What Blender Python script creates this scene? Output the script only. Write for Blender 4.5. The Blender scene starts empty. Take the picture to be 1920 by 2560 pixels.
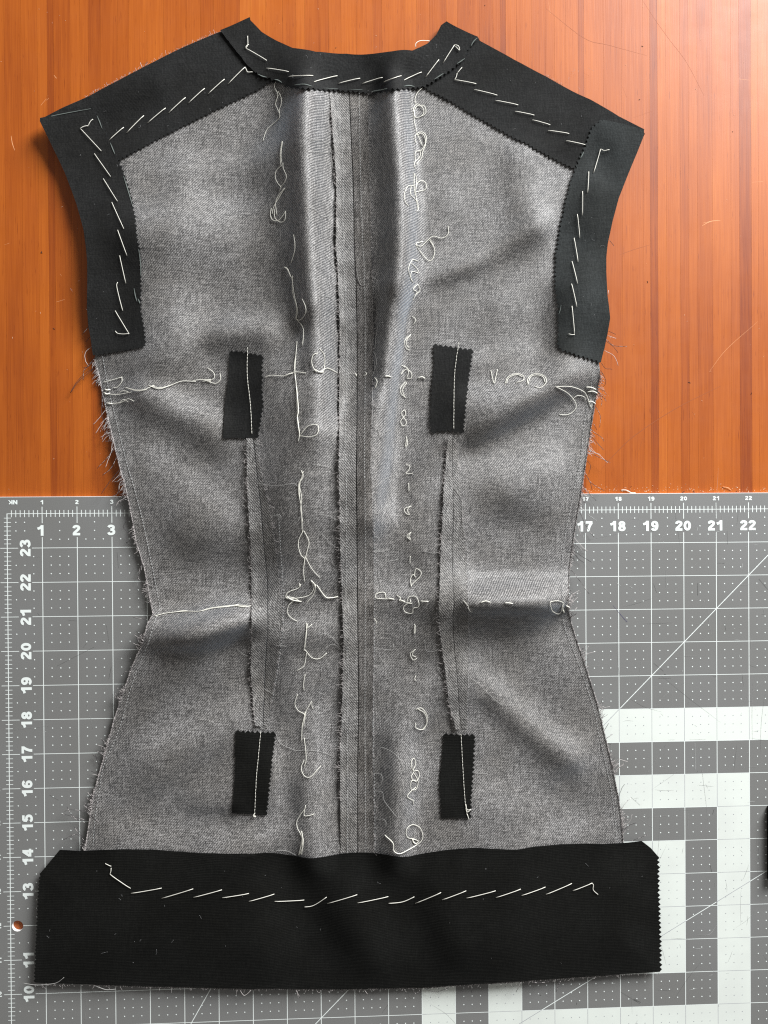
import bpy, math, random
import numpy as np
from mathutils import Vector, Matrix
from mathutils.geometry import delaunay_2d_cdt
random.seed(7); rng = np.random.default_rng(7)
IN = 0.0254                      # everything is laid out in inches on the mat grid, then scaled to metres
sc = bpy.context.scene
# ------------------------------------------------------------------ camera
CAM = [9.8293, 24.1145, 24.2619]; ROT = (-0.0052, -0.0464, -0.0063); F = 0.8
cd = bpy.data.cameras.new('camera'); cam = bpy.data.objects.new('camera', cd); sc.collection.objects.link(cam)
cam.location = [c*IN for c in CAM]; cam.rotation_euler = ROT
cd.sensor_fit = 'VERTICAL'; cd.sensor_height = 24.0; cd.sensor_width = 18.0; cd.lens = 24.0*F
cd.clip_start = 0.01; cd.clip_end = 50
sc.camera = cam; sc.render.resolution_x = 768; sc.render.resolution_y = 1024
# ------------------------------------------------------------------ room light and the window
w = bpy.data.worlds.new('World'); sc.world = w; w.use_nodes = True
w.node_tree.nodes['Background'].inputs[0].default_value = (1.0, 0.975, 0.94, 1)
w.node_tree.nodes['Background'].inputs[1].default_value = 0.25
def area(name, loc, target, sx, sy, power, col):
    l = bpy.data.lights.new(name, 'AREA'); l.shape = 'RECTANGLE'; l.size = sx*IN; l.size_y = sy*IN
    l.energy = power; l.color = col
    o = bpy.data.objects.new(name, l); sc.collection.objects.link(o); o.location = [c*IN for c in loc]
    o.rotation_euler = (Vector(target)-Vector(loc)).to_track_quat('-Z', 'Y').to_euler()
    return o
area('window_light', (65, 89, 45), (10, 22, 0), 42, 46, 172, (0.965, 0.985, 1.0))
sc.render.engine = 'CYCLES'; sc.cycles.use_denoising = False; sc.cycles.filter_width = 1.2
sc.view_settings.view_transform = 'Standard'; sc.view_settings.look = 'None'
sc.view_settings.exposure = 0.0; sc.view_settings.gamma = 1.0
# ------------------------------------------------------------------ photograph pixel -> table
def rotm(rx, ry, rz):
    ca, sa, cb, sb, cc, sn = math.cos(rx), math.sin(rx), math.cos(ry), math.sin(ry), math.cos(rz), math.sin(rz)
    return np.array([[cc,-sn,0],[sn,cc,0],[0,0,1]])@np.array([[cb,0,sb],[0,1,0],[-sb,0,cb]])@np.array([[1,0,0],[0,ca,-sa],[0,sa,ca]])
RM = rotm(*ROT); CV = np.array(CAM)
def ray(px):
    px = np.atleast_2d(np.asarray(px, float))
    d = np.c_[(px[:,0]-960)/(F*2560), -(px[:,1]-1280)/(F*2560), -np.ones(len(px))]
    return d@RM.T
def flat(px, z=0.0):
    d = ray(px); t = (z-CV[2])/d[:,2]; return (CV+d*t[:,None])[:,:2]
ORG = {0:(0,0,1), 1:(0,0,640/1659), 2:(500,0,800/1659), 3:(1200,0,720/1659), 4:(0,600,640/1659), 5:(500,600,800/1659),
       6:(1200,600,720/1659), 7:(0,1200,640/1659), 8:(500,1200,800/1659), 9:(1280,1200,640/1659), 10:(0,1800,640/1659),
       11:(500,1760,800/1659), 12:(1280,1800,640/1659), 13:(600,180,300/1580), 14:(950,200,300/1580), 15:(0,0,1920/1659)}
def K(n, *a):
    o = ORG[n]; a = np.array(a, float).reshape(-1, 2); return a*o[2]+np.array(o[:2])
def J(*parts): return np.concatenate(parts)
# ------------------------------------------------------------------ drape of the cloth: one height field in inches
DX = 0.06; X0, Y0 = -3.0, 4.0; NX, NY = 480, 640
gx = X0+DX*np.arange(NX); gy = Y0+DX*np.arange(NY); GX, GY = np.meshgrid(gx, gy)
def dist_poly(P, Q):
    """distance and position along polyline Q for points P"""
    best = np.full(len(P), 1e9); tt = np.zeros(len(P)); L = 0
    for a, b in zip(Q[:-1], Q[1:]):
        ab = b-a; l = np.hypot(*ab)+1e-9
        t = np.clip(((P-a)@ab)/l**2, 0, 1); d = np.hypot(*(P-a-t[:,None]*ab).T)
        m = d < best; best[m] = d[m]; tt[m] = (L+t*l)[m]; L += l
    return best, tt, L
S = np.zeros((NY, NX)); PG = np.c_[GX.ravel(), GY.ravel()]
def fold(amp, sig, *pts):
    """slope towards (+) or away from (-) the window along a line given in whole-photo units"""
    Q = flat(K(15, *pts)); d, t, L = dist_poly(PG, Q); s = sig*1.157/84
    S.ravel()[:] += amp*np.exp(-d**2/2/s**2)
FOLDS = [(.22,26, 980,1250, 1225,1245),(-.22,16, 664,700, 672,800), (-.28,13, 828,650, 818,740, 812,830), (-.06,75, 620,960, 640,1500), (-.08,65, 900,1080, 900,1500), (-.08,50, 1080,1050, 1150,1180), (-.08,50, 380,1050, 420,1220),
 (-.30,21, 636,215, 638,330, 650,480, 652,620, 662,700), (-.14,34, 610,200, 612,400, 640,680), (.76,19, 690,200, 690,330, 692,480, 702,640, 714,800, 717,920), (.16,16, 705,930, 705,1100),
 (-.42,16, 826,190, 824,300, 836,400, 836,560, 830,650), (-.22,11, 822,690, 815,800), (.84,19, 872,190, 882,300, 890,450, 888,560, 878,700, 852,850, 835,1000, 822,1100),
 (-.12,30, 900,1000, 890,1200), (.1,26, 905,1000, 905,1150),
 (.30,20, 690,1540, 698,1650, 702,1850), (-.2,20, 640,1700, 650,1860), (.28,20, 885,1620, 878,1850), (-.24,18, 835,1600, 830,1850), (.14,26, 905,1500, 900,1650),
 (.17,34, 300,480, 380,470, 470,420), (.16,24, 420,355, 500,350), (-.16,28, 480,400, 570,395), (-.12,36, 380,560, 480,580), (.20,30, 420,715, 560,705, 600,700), (-.30,20, 470,750, 560,745),
 (-.13,40, 290,560, 300,700), (-.22,24, 290,880, 380,920, 470,980), (.24,18, 330,840, 420,880, 480,905), (-.16,24, 230,800, 330,800), (.12,24, 330,990, 420,1040, 500,1100),
 (-.10,35, 560,860, 600,1000), (-.16,30, 590,1070, 600,1180), (.14,20, 680,1180, 700,1210),
 (.80,16, 340,1332, 440,1325, 540,1302), (-.50,15, 320,1394, 430,1388, 545,1358), (.16,18, 340,1295, 540,1262), (-.1,30, 380,1180, 520,1200),
 (.16,26, 330,1600, 440,1560, 540,1500), (-.14,30, 230,1640, 330,1490, 430,1440), (-.12,30, 330,1720, 430,1640, 500,1600), (.20,22, 480,1810, 560,1790, 620,1770), (-.20,16, 410,1750, 500,1745), (.1,26, 250,1780, 380,1800), (.22,14, 600,1620, 605,1720),
 (.18,34, 990,420, 1060,330, 1130,300), (-.16,34, 1095,360, 1085,480), (.14,34, 1160,420, 1180,520), (-.34,20, 895,660, 960,622, 1030,596, 1090,555, 1150,520), (.22,26, 950,570, 1040,545, 1080,500), (.12,34, 1100,640, 1160,600),
 (-.18,22, 1190,640, 1190,740), (.24,20, 1000,850, 1080,845, 1140,830), (.15,20, 1040,770, 1150,745), (-.42,19, 1020,955, 1080,925, 1150,890, 1220,850, 1290,835), (.14,28, 1090,1010, 1200,980), (-.1,30, 1060,1100, 1180,1130),
 (.70,15, 1010,1268, 1040,1264, 1100,1262, 1225,1262), (.12,20, 1000,1225, 1230,1220), (-.58,11, 1000,1312, 1100,1314, 1235,1316), (-.26,18, 1000,1345, 1100,1350, 1240,1340), (-.16,20, 830,1310, 940,1320), (.16,16, 830,1280, 950,1265),
 (.24,23, 1010,1420, 1090,1500, 1180,1580, 1240,1610), (-.24,20, 1050,1510, 1110,1570, 1170,1620, 1230,1650), (-.12,34, 1130,1400, 1240,1500), (.14,28, 1060,1700, 1200,1740), (-.1,24, 1180,1680, 1260,1700), (.12,22, 1140,1800, 1300,1770),
 (-.16,28, 590,1440, 600,1530), (.12,24, 610,1340, 700,1340), (-.14,20, 600,1390, 720,1385), (.1,20, 840,1440, 960,1460),
 (.12,40, 600,1900, 620,2080), (-.16,34, 690,1880, 720,1990, 790,2080), (.12,30, 780,1900, 830,2060), (-.14,30, 890,1870, 960,2060), (.08,50, 1150,1900, 1150,2080),
 (.14,22, 1150,205, 1200,230), (-.12,18, 1220,330, 1250,345), (.16,18, 1275,360, 1300,400), (-.14,16, 1290,310, 1310,330), (.12,22, 1280,560, 1270,640), (-.1,20, 1240,480, 1270,520),
 (-.16,20, 240,250, 330,210), (.12,22, 640,95, 700,140), (-.14,20, 800,140, 830,150), (.12,20, 900,120, 930,110)]
for f in FOLDS: fold(*f)
S -= S.mean()
kx = 2*np.pi*np.fft.fftfreq(NX, DX)[None,:]; ky = 2*np.pi*np.fft.fftfreq(NY, DX)[:,None]; k2 = kx**2+ky**2
LX, LY = -0.645, -0.764          # downhill towards the window at upper right
Lk = LX*kx+LY*ky
H = np.real(np.fft.ifft2(-1j*Lk*np.fft.fft2(S)/(Lk**2+0.07*k2+0.04)))
def band(scale, amp):
    n = np.fft.fft2(rng.standard_normal((NY, NX))); f = np.exp(-k2*(scale/2)**2)
    r = np.real(np.fft.ifft2(n*f)); return r/r.std()*amp
mott = band(0.9, .020)+band(0.38, .0042)+band(0.2, .0012)
H = 2.45*H+mott
inside = (GX > 1)&(GX < 17)&(GY > 10)&(GY < 36)
H -= np.percentile(H[inside], 6)
EDG = [(205,895), (240,1010), (305,1190), (385,1530), (300,1750), (211,2126), (90,2160), (85,2460), (1050,2468), (1650,2430), (1646,2130), (1558,2107), (1507,1800), (1424,1520), (1434,1340), (1478,1070), (1505,890)]
ed_, _, _ = dist_poly(PG, flat(np.array(EDG, float))); H *= 1-.48*np.exp(-(ed_.reshape(NY, NX)/1.0)**2)
H = 0.015+np.log1p(np.exp(H/0.09))*0.09
H *= 0.9
THICK = 0.12
def supp(y): 
    t = np.clip((y-24.4)/2.2, 0, 1); return -THICK*t*t*(3-2*t)
def height(xy):
    x = np.clip((xy[:,0]-X0)/DX, 0, NX-1.001); y = np.clip((xy[:,1]-Y0)/DX, 0, NY-1.001)
    i = x.astype(int); j = y.astype(int); u = x-i; v = y-j
    h = H[j,i]*(1-u)*(1-v)+H[j,i+1]*u*(1-v)+H[j+1,i]*(1-u)*v+H[j+1,i+1]*u*v
    return h+supp(xy[:,1])
def on_cloth(px, off=0.0):
    d = ray(px); z = np.zeros(len(d))
    for _ in range(6):
        t = (z-CV[2])/d[:,2]; p = CV+d*t[:,None]; z = height(p[:,:2])+off
    return np.c_[p[:,:2], z]
# ------------------------------------------------------------------ object helpers
def put(name, verts, faces, mat, parent=None, smooth=False, kind=None):
    me = bpy.data.meshes.new(name)
    off = np.array(parent_loc(parent))/IN if parent else np.zeros(3)
    me.from_pydata([tuple((np.asarray(v)-off)*IN) for v in verts], [], [tuple(int(i) for i in f) for f in faces])
    if smooth: me.polygons.foreach_set('use_smooth', [True]*len(me.polygons))
    me.update(); me.materials.append(mat)
    o = bpy.data.objects.new(name, me); sc.collection.objects.link(o)
    if parent: o.parent = parent
    if kind: o['kind'] = kind
    return o
def parent_loc(p):
    l = Vector((0,0,0))
    while p: l = l+p.location; p = p.parent
    return l
def thing(name, loc, label, cat, group=None):
    o = bpy.data.objects.new(name, None); sc.collection.objects.link(o); o.location = [c*IN for c in loc]
    o.empty_display_size = .02
    o['label'] = label; o['category'] = cat
    if group: o['group'] = group
    return o
def area2(P): x, y = P[:,0], P[:,1]; return 0.5*np.sum(x*np.roll(y,-1)-y*np.roll(x,-1))
def in_poly(P, Q):
    c = np.zeros(len(P), bool); j = len(Q)-1
    for i in range(len(Q)):
        a, b = Q[i], Q[j]
        m = ((a[1] > P[:,1]) != (b[1] > P[:,1])) & (P[:,0] < (b[0]-a[0])*(P[:,1]-a[1])/(b[1]-a[1]+1e-12)+a[0])
        c ^= m; j = i
    return c
def resamp(P, step):
    out = []
    for a, b in zip(P[:-1], P[1:]):
        n = max(1, int(np.hypot(*(b-a)[:2])/step)); out += [a+(b-a)*k/n for k in range(n)]
    out.append(P[-1]); return np.array(out)
def catmull(P, n=6):
    P = np.asarray(P, float)
    if len(P) < 3: return P
    Q = np.concatenate([[2*P[0]-P[1]], P, [2*P[-1]-P[-2]]]); out = []
    for i in range(1, len(Q)-2):
        for k in range(n):
            t = k/n; a, b, c, d = Q[i-1:i+3]
            out.append(.5*((2*b)+(-a+c)*t+(2*a-5*b+4*c-d)*t*t+(-a+3*b-3*c+d)*t**3))
    out.append(P[-1]); return np.array(out)
def pink(P, pitch=11.5, depth=6.2):
    """pinking-shear teeth along a pixel polyline"""
    L = np.r_[0, np.cumsum(np.hypot(*np.diff(P, axis=0).T))]; n = max(2, int(L[-1]/pitch))*2; out = []
    for k in range(n+1):
        s = L[-1]*k/n; p = np.array([np.interp(s, L, P[:,0]), np.interp(s, L, P[:,1])])
        q = np.array([np.interp(s+2, L, P[:,0]), np.interp(s+2, L, P[:,1])])-np.array([np.interp(s-2, L, P[:,0]), np.interp(s-2, L, P[:,1])])
        q = q/(np.hypot(*q)+1e-9); nr = np.array([q[1], -q[0]])
        out.append(p+nr*(depth/2 if k%2 else -depth/2)*random.uniform(.65, 1.2)+q*random.uniform(-1, 1))
    return np.array(out)
def rough(P, step=4, amp=0.8):
    Q = resamp(P, step); Q[1:-1] += rng.normal(0, amp, (len(Q)-2, 2)); return Q
def sheet(name, px, mat, parent, off=0.0, grid=0.10, lift=None, thick=0.013, ends=False):
    """a piece of cloth with the outline px, lying on the drape"""
    B = on_cloth(px, off)[:,:2]
    if area2(B) < 0: B = B[::-1]
    B = resamp(np.vstack([B, B[:1]]), grid)[:-1]
    keep = [0]
    for i in range(1, len(B)):
        if np.hypot(*(B[i]-B[keep[-1]])) > 0.006: keep.append(i)
    B = B[keep]
    lo, hi = B.min(0), B.max(0)
    xs = np.arange(lo[0], hi[0], grid); ys = np.arange(lo[1], hi[1], grid*.866)
    G = np.array([(x+(grid/2 if j%2 else 0), y) for j, y in enumerate(ys) for x in xs])
    G = G[in_poly(G, B)]
    d, _, _ = dist_poly(G, np.vstack([B, B[:1]])); G = G[d > grid*.35]
    V = np.vstack([B, G]); n = len(B)
    r = delaunay_2d_cdt([Vector(v) for v in V], [(i, (i+1)%n) for i in range(n)], [list(range(n))], 1, 1e-5)
    P = np.array([tuple(v) for v in r[0]])
    z = height(P)+off
    if lift is not None:
        for Lp, am, wd in (lift if isinstance(lift, list) else [lift]):
            q = on_cloth(Lp, off)[:,:2]; d, t, Ln = dist_poly(P, q)
            wob = .65+.35*np.sin(t*2.3+len(name))*np.sin(t*5.1+1.3)
            z += am*wob*np.exp(-d/wd)*(np.clip((np.minimum(t, Ln-t)-.25)/.7, 0, 1) if ends else 1)
    top = np.c_[P, z]; bot = np.c_[P, z-thick]; m = len(P)
    fs = []
    cnt = {}
    for f in r[2]:
        f = list(f)
        a = sum(P[f[i]][0]*P[f[(i+1)%len(f)]][1]-P[f[(i+1)%len(f)]][0]*P[f[i]][1] for i in range(len(f)))
        if a < 0: f = f[::-1]
        fs.append(f)
        for i in range(len(f)): cnt[(f[i], f[(i+1)%len(f)])] = 1
    allf = list(fs)+[[i+m for i in f[::-1]] for f in fs]
    for (a, b) in cnt:
        if (b, a) not in cnt: allf.append([b, a, a+m, b+m])
    o = put(name, np.vstack([top, bot]), allf, mat, parent, smooth=True)
    e = o.data
    sharp = e.attributes.new('sharp_edge', 'BOOLEAN', 'EDGE')
    bd = {frozenset(k) for k in cnt if (k[1], k[0]) not in cnt}
    for i, ed in enumerate(e.edges):
        if frozenset(ed.vertices) in bd: sharp.data[i].value = True
    return o
def tube(P, r, sides=5, flatten=1.0):
    P = np.asarray(P, float); n = len(P); T = np.gradient(P, axis=0); T /= np.linalg.norm(T, axis=1)[:,None]+1e-12
    A = np.cross(T, [0,0,1.0]); A /= np.linalg.norm(A, axis=1)[:,None]+1e-9; Bn = np.cross(A, T)
    rr = np.full(n, r) if np.isscalar(r) else r
    V = []; Fc = []
    for i in range(n):
        for k in range(sides):
            a = 2*math.pi*k/sides; V.append(P[i]+rr[i]*(math.cos(a)*A[i]+flatten*math.sin(a)*Bn[i]))
    for i in range(n-1):
        for k in range(sides):
            a = i*sides+k; b = i*sides+(k+1)%sides; Fc.append([a, b, b+sides, a+sides])
    Fc.append(list(range(sides))[::-1]); Fc.append([(n-1)*sides+k for k in range(sides)])
    return V, Fc
class MB:
    def __init__(s): s.v = []; s.f = []
    def add(s, V, Fc): n = len(s.v); s.v += list(V); s.f += [[i+n for i in f] for f in Fc]
    def put(s, name, mat, parent=None, smooth=False, kind=None): return put(name, s.v, s.f, mat, parent, smooth, kind)
def box(x0, x1, y0, y1, z0, z1):
    return ([(x0,y0,z0),(x1,y0,z0),(x1,y1,z0),(x0,y1,z0),(x0,y0,z1),(x1,y0,z1),(x1,y1,z1),(x0,y1,z1)],
            [[3,2,1,0],[4,5,6,7],[0,1,5,4],[1,2,6,5],[2,3,7,6],[3,0,4,7]])
# ------------------------------------------------------------------ materials
def mat(name, base, rough=.7, spec=.5, sheen=0, sheen_rough=.5, coat=0, coat_rough=.1):
    m = bpy.data.materials.new(name); m.use_nodes = True; b = m.node_tree.nodes['Principled BSDF']
    b.inputs['Base Color'].default_value = (*base, 1); b.inputs['Roughness'].default_value = rough
    b.inputs['Specular IOR Level'].default_value = spec
    b.inputs['Sheen Weight'].default_value = sheen; b.inputs['Sheen Roughness'].default_value = sheen_rough
    b.inputs['Coat Weight'].default_value = coat; b.inputs['Coat Roughness'].default_value = coat_rough
    return m, m.node_tree, b
def N(nt, t, **kw):
    n = nt.nodes.new(t)
    for k, v in kw.items():
        if k.startswith('i_'): n.inputs[int(k[2:]) if k[2:].isdigit() else k[2:].replace('_', ' ')].default_value = v
        else: setattr(n, k, v)
    return n
def L(nt, a, b): nt.links.new(a, b)
def coords(nt, scale=(1,1,1), rot=(0,0,0)):
    g = N(nt, 'ShaderNodeNewGeometry'); m = N(nt, 'ShaderNodeMapping'); m.inputs['Scale'].default_value = scale; m.inputs['Rotation'].default_value = rot
    L(nt, g.outputs['Position'], m.inputs['Vector']); return m.outputs['Vector']
def noise(nt, vec, scale, detail=2, rough=.5):
    n = N(nt, 'ShaderNodeTexNoise'); n.inputs['Scale'].default_value = scale; n.inputs['Detail'].default_value = detail; n.inputs['Roughness'].default_value = rough
    L(nt, vec, n.inputs['Vector']); return n.outputs['Fac']
def ramp(nt, fac, stops):
    r = N(nt, 'ShaderNodeValToRGB'); cr = r.color_ramp
    while len(cr.elements) < len(stops): cr.elements.new(.5)
    for e, (p, c) in zip(cr.elements, stops): e.position = p; e.color = (*c, 1) if len(c) == 3 else c
    L(nt, fac, r.inputs['Fac']); return r.outputs['Color']
def mix(nt, a, b, fac, mode='MIX'):
    m = N(nt, 'ShaderNodeMix', data_type='RGBA', blend_type=mode)
    if isinstance(fac, (int, float)): m.inputs[0].default_value = fac
    else: L(nt, fac, m.inputs[0])
    for s, i in ((a, 6), (b, 7)):
        if isinstance(s, tuple): m.inputs[i].default_value = (*s, 1)
        else: L(nt, s, m.inputs[i])
    return m.outputs[2]
def math_(nt, op, a, b=0.0, clamp=False):
    m = N(nt, 'ShaderNodeMath', operation=op); m.use_clamp = clamp
    for s, i in ((a, 0), (b, 1)):
        if isinstance(s, (int, float)): m.inputs[i].default_value = s
        else: L(nt, s, m.inputs[i])
    return m.outputs[0]
def bump(nt, b, h, strength, dist):
    n = N(nt, 'ShaderNodeBump'); n.inputs['Strength'].default_value = strength; n.inputs['Distance'].default_value = dist
    L(nt, h, n.inputs['Height']); L(nt, n.outputs['Normal'], b.inputs['Normal'])
def cloth(name, dark, mid, light, ang, pitch, sheen, grain=.5, bstr=.6, stops=(.36,.49,.64), spec=.25, rgh=.85):
    m, nt, b = mat(name, mid, rgh, spec, sheen, .4)
    b.inputs['Sheen Tint'].default_value = (.72, .84, 1, 1)
    v = coords(nt, (1/pitch, 1/pitch, 0), (0, 0, ang))
    wv = N(nt, 'ShaderNodeTexWave', wave_type='BANDS', bands_direction='X'); wv.inputs['Scale'].default_value = .31416/2*2/ (2*math.pi)*math.pi*2/1.0
    wv.inputs['Distortion'].default_value = 1.2; wv.inputs['Detail'].default_value = 1; wv.inputs['Detail Scale'].default_value = 1.5
    L(nt, v, wv.inputs['Vector'])
    p = coords(nt)
    g1 = noise(nt, p, 1150, 2, .7)
    gx_ = noise(nt, coords(nt, (1.9, .11, 1)), 900, 1, .5); gy_ = noise(nt, coords(nt, (.11, 1.9, 1)), 900, 1, .5)
    slub = math_(nt, 'MULTIPLY', math_(nt, 'ADD', gx_, gy_), .5)
    t = math_(nt, 'ADD', math_(nt, 'MULTIPLY', g1, grain), math_(nt, 'ADD', math_(nt, 'MULTIPLY', slub, 1-grain), math_(nt, 'MULTIPLY', math_(nt, 'SUBTRACT', wv.outputs['Fac'], .5), .13)))
    col = ramp(nt, t, [(stops[0], dark), (stops[1], mid), (stops[2], light)])
    big = noise(nt, p, 28, 3, .5)
    col = mix(nt, col, ramp(nt, big, [(.35, (.86,.84,.83)), (.65, (1.1,1.1,1.13))]), 1.0, 'MULTIPLY')
    L(nt, col, b.inputs['Base Color'])
    hgt = math_(nt, 'ADD', wv.outputs['Fac'], math_(nt, 'MULTIPLY', g1, 1.2))
    bump(nt, b, hgt, bstr, .00022)
    return m
WOOL = cloth('grey_twill_wool', (.018,.0164,.0148), (.091,.0862,.0805), (.328,.316,.298), math.radians(42), .00135, .5, grain=.54, spec=.55, rgh=.58)
WOOL2 = cloth('grey_twill_allowance', (.02,.019,.018), (.098,.093,.086), (.31,.30,.28), math.radians(-40), .00135, .2, grain=.54, spec=.4, rgh=.62)
WOOL3 = cloth('grey_twill_allowance_shaded', (.018,.0165,.015), (.086,.080,.073), (.29,.275,.255), math.radians(38), .00135, .15, grain=.54, spec=.3, rgh=.7)  # right seam allowance: shade of its tilt away from the window darkens the colour
BLK = cloth('black_interfacing', (.0075,.0075,.0073), (.013,.013,.0123), (.023,.023,.022), math.radians(70), .0008, .04, bstr=.35, spec=.10)
BLKG = cloth('black_interfacing_greenish', (.0105,.0115,.011), (.0185,.0205,.0195), (.033,.036,.0345), math.radians(70), .0008, .12, bstr=.35, spec=.14)
BLKH = cloth('black_hem_interfacing', (.004,.004,.0035), (.0062,.0062,.0054), (.0105,.0105,.0092), math.radians(90), .0012, .02, bstr=.35, spec=.08)
def simple(name, base, rough=.7, spec=.3, **kw): return mat(name, base, rough, spec, **kw)[0]
THREAD = simple('white_basting_thread', (.72,.70,.62), .6, .3)
FINE = simple('fine_grey_thread', (.40,.39,.37), .7, .2)
FUZZ = simple('fuzz_thread', (.33,.33,.33), .7, .2)
YARND = simple('dark_yarn', (.045,.04,.042), .8, .1); YARNL = simple('light_yarn', (.52,.48,.46), .8, .1)
CHALK = simple('greenish_chalk', (.12,.135,.125), .9, .1)
# wood
WOOD, nt, b = mat('lacquered_bamboo', (.4,.1,.02), .46, .30, coat=.09, coat_rough=.34)
tone = N(nt, 'ShaderNodeAttribute', attribute_type='OBJECT', attribute_name='tone').outputs['Fac']
fib = noise(nt, coords(nt, (1, .012, .0)), 1700, 4, .65); fib2 = noise(nt, coords(nt, (1, .03, 0)), 420, 2, .5)
pore = noise(nt, coords(nt, (1, .05, 0)), 1300, 2, .5); cloudy = noise(nt, coords(nt, (1, .35, 0)), 22, 3, .55)
t = math_(nt, 'ADD', math_(nt, 'ADD', math_(nt, 'MULTIPLY', fib, .40), math_(nt, 'MULTIPLY', fib2, .22)), math_(nt, 'ADD', math_(nt, 'ADD', .08, math_(nt, 'MULTIPLY', tone, .20)), math_(nt, 'MULTIPLY', math_(nt, 'SUBTRACT', cloudy, .5), .35)))
col = ramp(nt, t, [(.18, (.175,.029,.004)), (.42, (.315,.069,.0065)), (.60, (.40,.098,.0095)), (.82, (.51,.158,.020))])
col = mix(nt, col, ramp(nt, pore, [(.66, (1,1,1)), (.74, (.55,.42,.4))]), .8, 'MULTIPLY')
L(nt, col, b.inputs['Base Color'])
L(nt, math_(nt, 'ADD', .34, math_(nt, 'MULTIPLY', noise(nt, coords(nt), 60, 4, .6), .2)), b.inputs['Roughness'])
bump(nt, b, math_(nt, 'ADD', fib, math_(nt, 'MULTIPLY', cloudy, 3.0)), .25, .0002)
# mat
MATG, nt, b = mat('grey_mat_vinyl', (.2,.2,.19), .5, .4)
p = coords(nt); c1 = noise(nt, p, 9, 3, .5); c2 = noise(nt, p, 1600, 1, .5)
col = mix(nt, ramp(nt, c1, [(.3, (.156,.154,.146)), (.7, (.176,.176,.172))]), ramp(nt, c2, [(.3, (.93,.93,.93)), (.7, (1.07,1.07,1.07))]), 1.0, 'MULTIPLY')
scr = noise(nt, coords(nt, (1, .02, 0), (0, 0, .9)), 500, 2, .5)
col = mix(nt, col, ramp(nt, scr, [(.70, (1,1,1)), (.76, (1.25,1.25,1.25))]), .6, 'MULTIPLY')
L(nt, col, b.inputs['Base Color']); bump(nt, b, math_(nt, 'ADD', c2, math_(nt, 'MULTIPLY', scr, 1.0)), .25, .0001)
MATW, nt, b = mat('white_mat_print', (.8,.82,.78), .5, .4)
p = coords(nt); c1 = noise(nt, p, 14, 5, .6); c2 = noise(nt, p, 1500, 1, .5)
col = mix(nt, ramp(nt, c1, [(.32, (.60,.625,.585)), (.55, (.655,.69,.64)), (.8, (.67,.70,.66))]), ramp(nt, c2, [(.3, (.97,.97,.97)), (.7, (1.02,1.02,1.02))]), 1.0, 'MULTIPLY')
L(nt, col, b.inputs['Base Color'])
PRINTW = simple('white_print', (.72,.76,.73), .55, .3); PRINTG = simple('grey_print', (.30,.30,.33), .6, .3); CORE = simple('white_core', (.85,.85,.83), .6, .3)
# ------------------------------------------------------------------ table of laminated bamboo strips
table = bpy.data.objects.new('table_top', None); sc.collection.objects.link(table); table.location = (10*IN, 24*IN, -1.4*IN)
table['kind'] = 'structure'
mb = MB(); mb.add(*box(-14, 38, 0, 52, -1.40, -THICK-.35)); sub = mb.put('table_core', simple('table_core_wood', (.12,.03,.01), .7), table)
dark = [(120,136), (1252,1266), (1447,1461), (1625,1644), (1848,1878)]
dk = []
for a, b_ in dark:
    q = flat([(a, 400), (b_, 400)], -THICK); dk.append((q[0,0], q[1,0]))
x = -13.0; segs = []
while x < 37:
    nx = x+random.choice([.24,.3,.36,.42,.5,.6])*random.uniform(.9, 1.15)
    hit = [d for d in dk if d[0] < nx and d[1] > x]
    if hit:
        d = hit[0]
        if d[0]-x > .05: segs.append((x, d[0], random.random()))
        segs.append((d[0], d[1], -.3)); x = d[1]
    else:
        segs.append((x, nx, random.random()*.95)); x = nx
for a, c, tn in segs:
    mb = MB(); g = .0016
    mb.add(*box(a+g, c-g, 0, 52, -THICK-.348, -THICK)); o = mb.put('wood_strip', WOOD, table); o['tone'] = float(tn)
SCRD = simple('scratch_dark', (.25,.062,.014), .6); SCRL = simple('scratch_light', (.75,.38,.18), .6)
def surf_mark(name, px, z, w_, m, parent, n=6):
    P = catmull(flat(px, z), n); P = np.c_[P, np.full(len(P), z)]
    taper = np.sin(np.linspace(.25, math.pi-.25, len(P)))**.6*w_
    V, Fc = tube(P, taper, 4, .12); return put(name, V, Fc, m, parent)
for n_, m, pts in [(.006,SCRD,K(3,935,0,1020,130,1100,240,1190,360,1290,550)), (.007,SCRD,K(3,380,50,600,220,740,260,960,320)), (.009,SCRD,K(6,1385,842,1130,970,900,1120,780,1230,700,1320)),
                 (.006,SCRD,K(3,800,1470,880,1440,980,1410)), (.005,SCRD,K(3,880,680,990,640)), (.006,SCRD,K(6,1080,955,1040,1000)), (.008,SCRL,K(1,72,880,80,930,96,975)), (.006,SCRL,K(1,265,682,300,640)),
                 (.006,SCRL,K(1,300,650,318,634)), (.011,SCRL,K(1,350,488,366,508)), (.006,SCRL,K(4,365,402,420,385)), (.005,SCRL,K(4,390,220,398,232)), (.006,SCRL,K(3,1280,1300,1330,1275,1385,1270)),
                 (.006,SCRL,K(3,1285,1285,1340,1272)), (.005,SCRL,K(3,1490,455,1555,462)), (.0025,SCRL,K(6,1320,760,1420,630,1600,470)), (.004,SCRL,K(3,395,10,405,80)), (.004,SCRL,K(3,1565,1050,1630,1045)),
                 (.005,SCRD,K(6,905,1240,940,1140)), (.007,SCRD,K(6,1225,990,1240,1025)), (.004,SCRD,K(3,820,500,845,560)), (.004,SCRL,K(4,30,30,60,20)), (.008,SCRL,K(4,740,1450,748,1480))]:
    surf_mark('scratch', pts, -THICK+.0006, n_, m, table)
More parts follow.
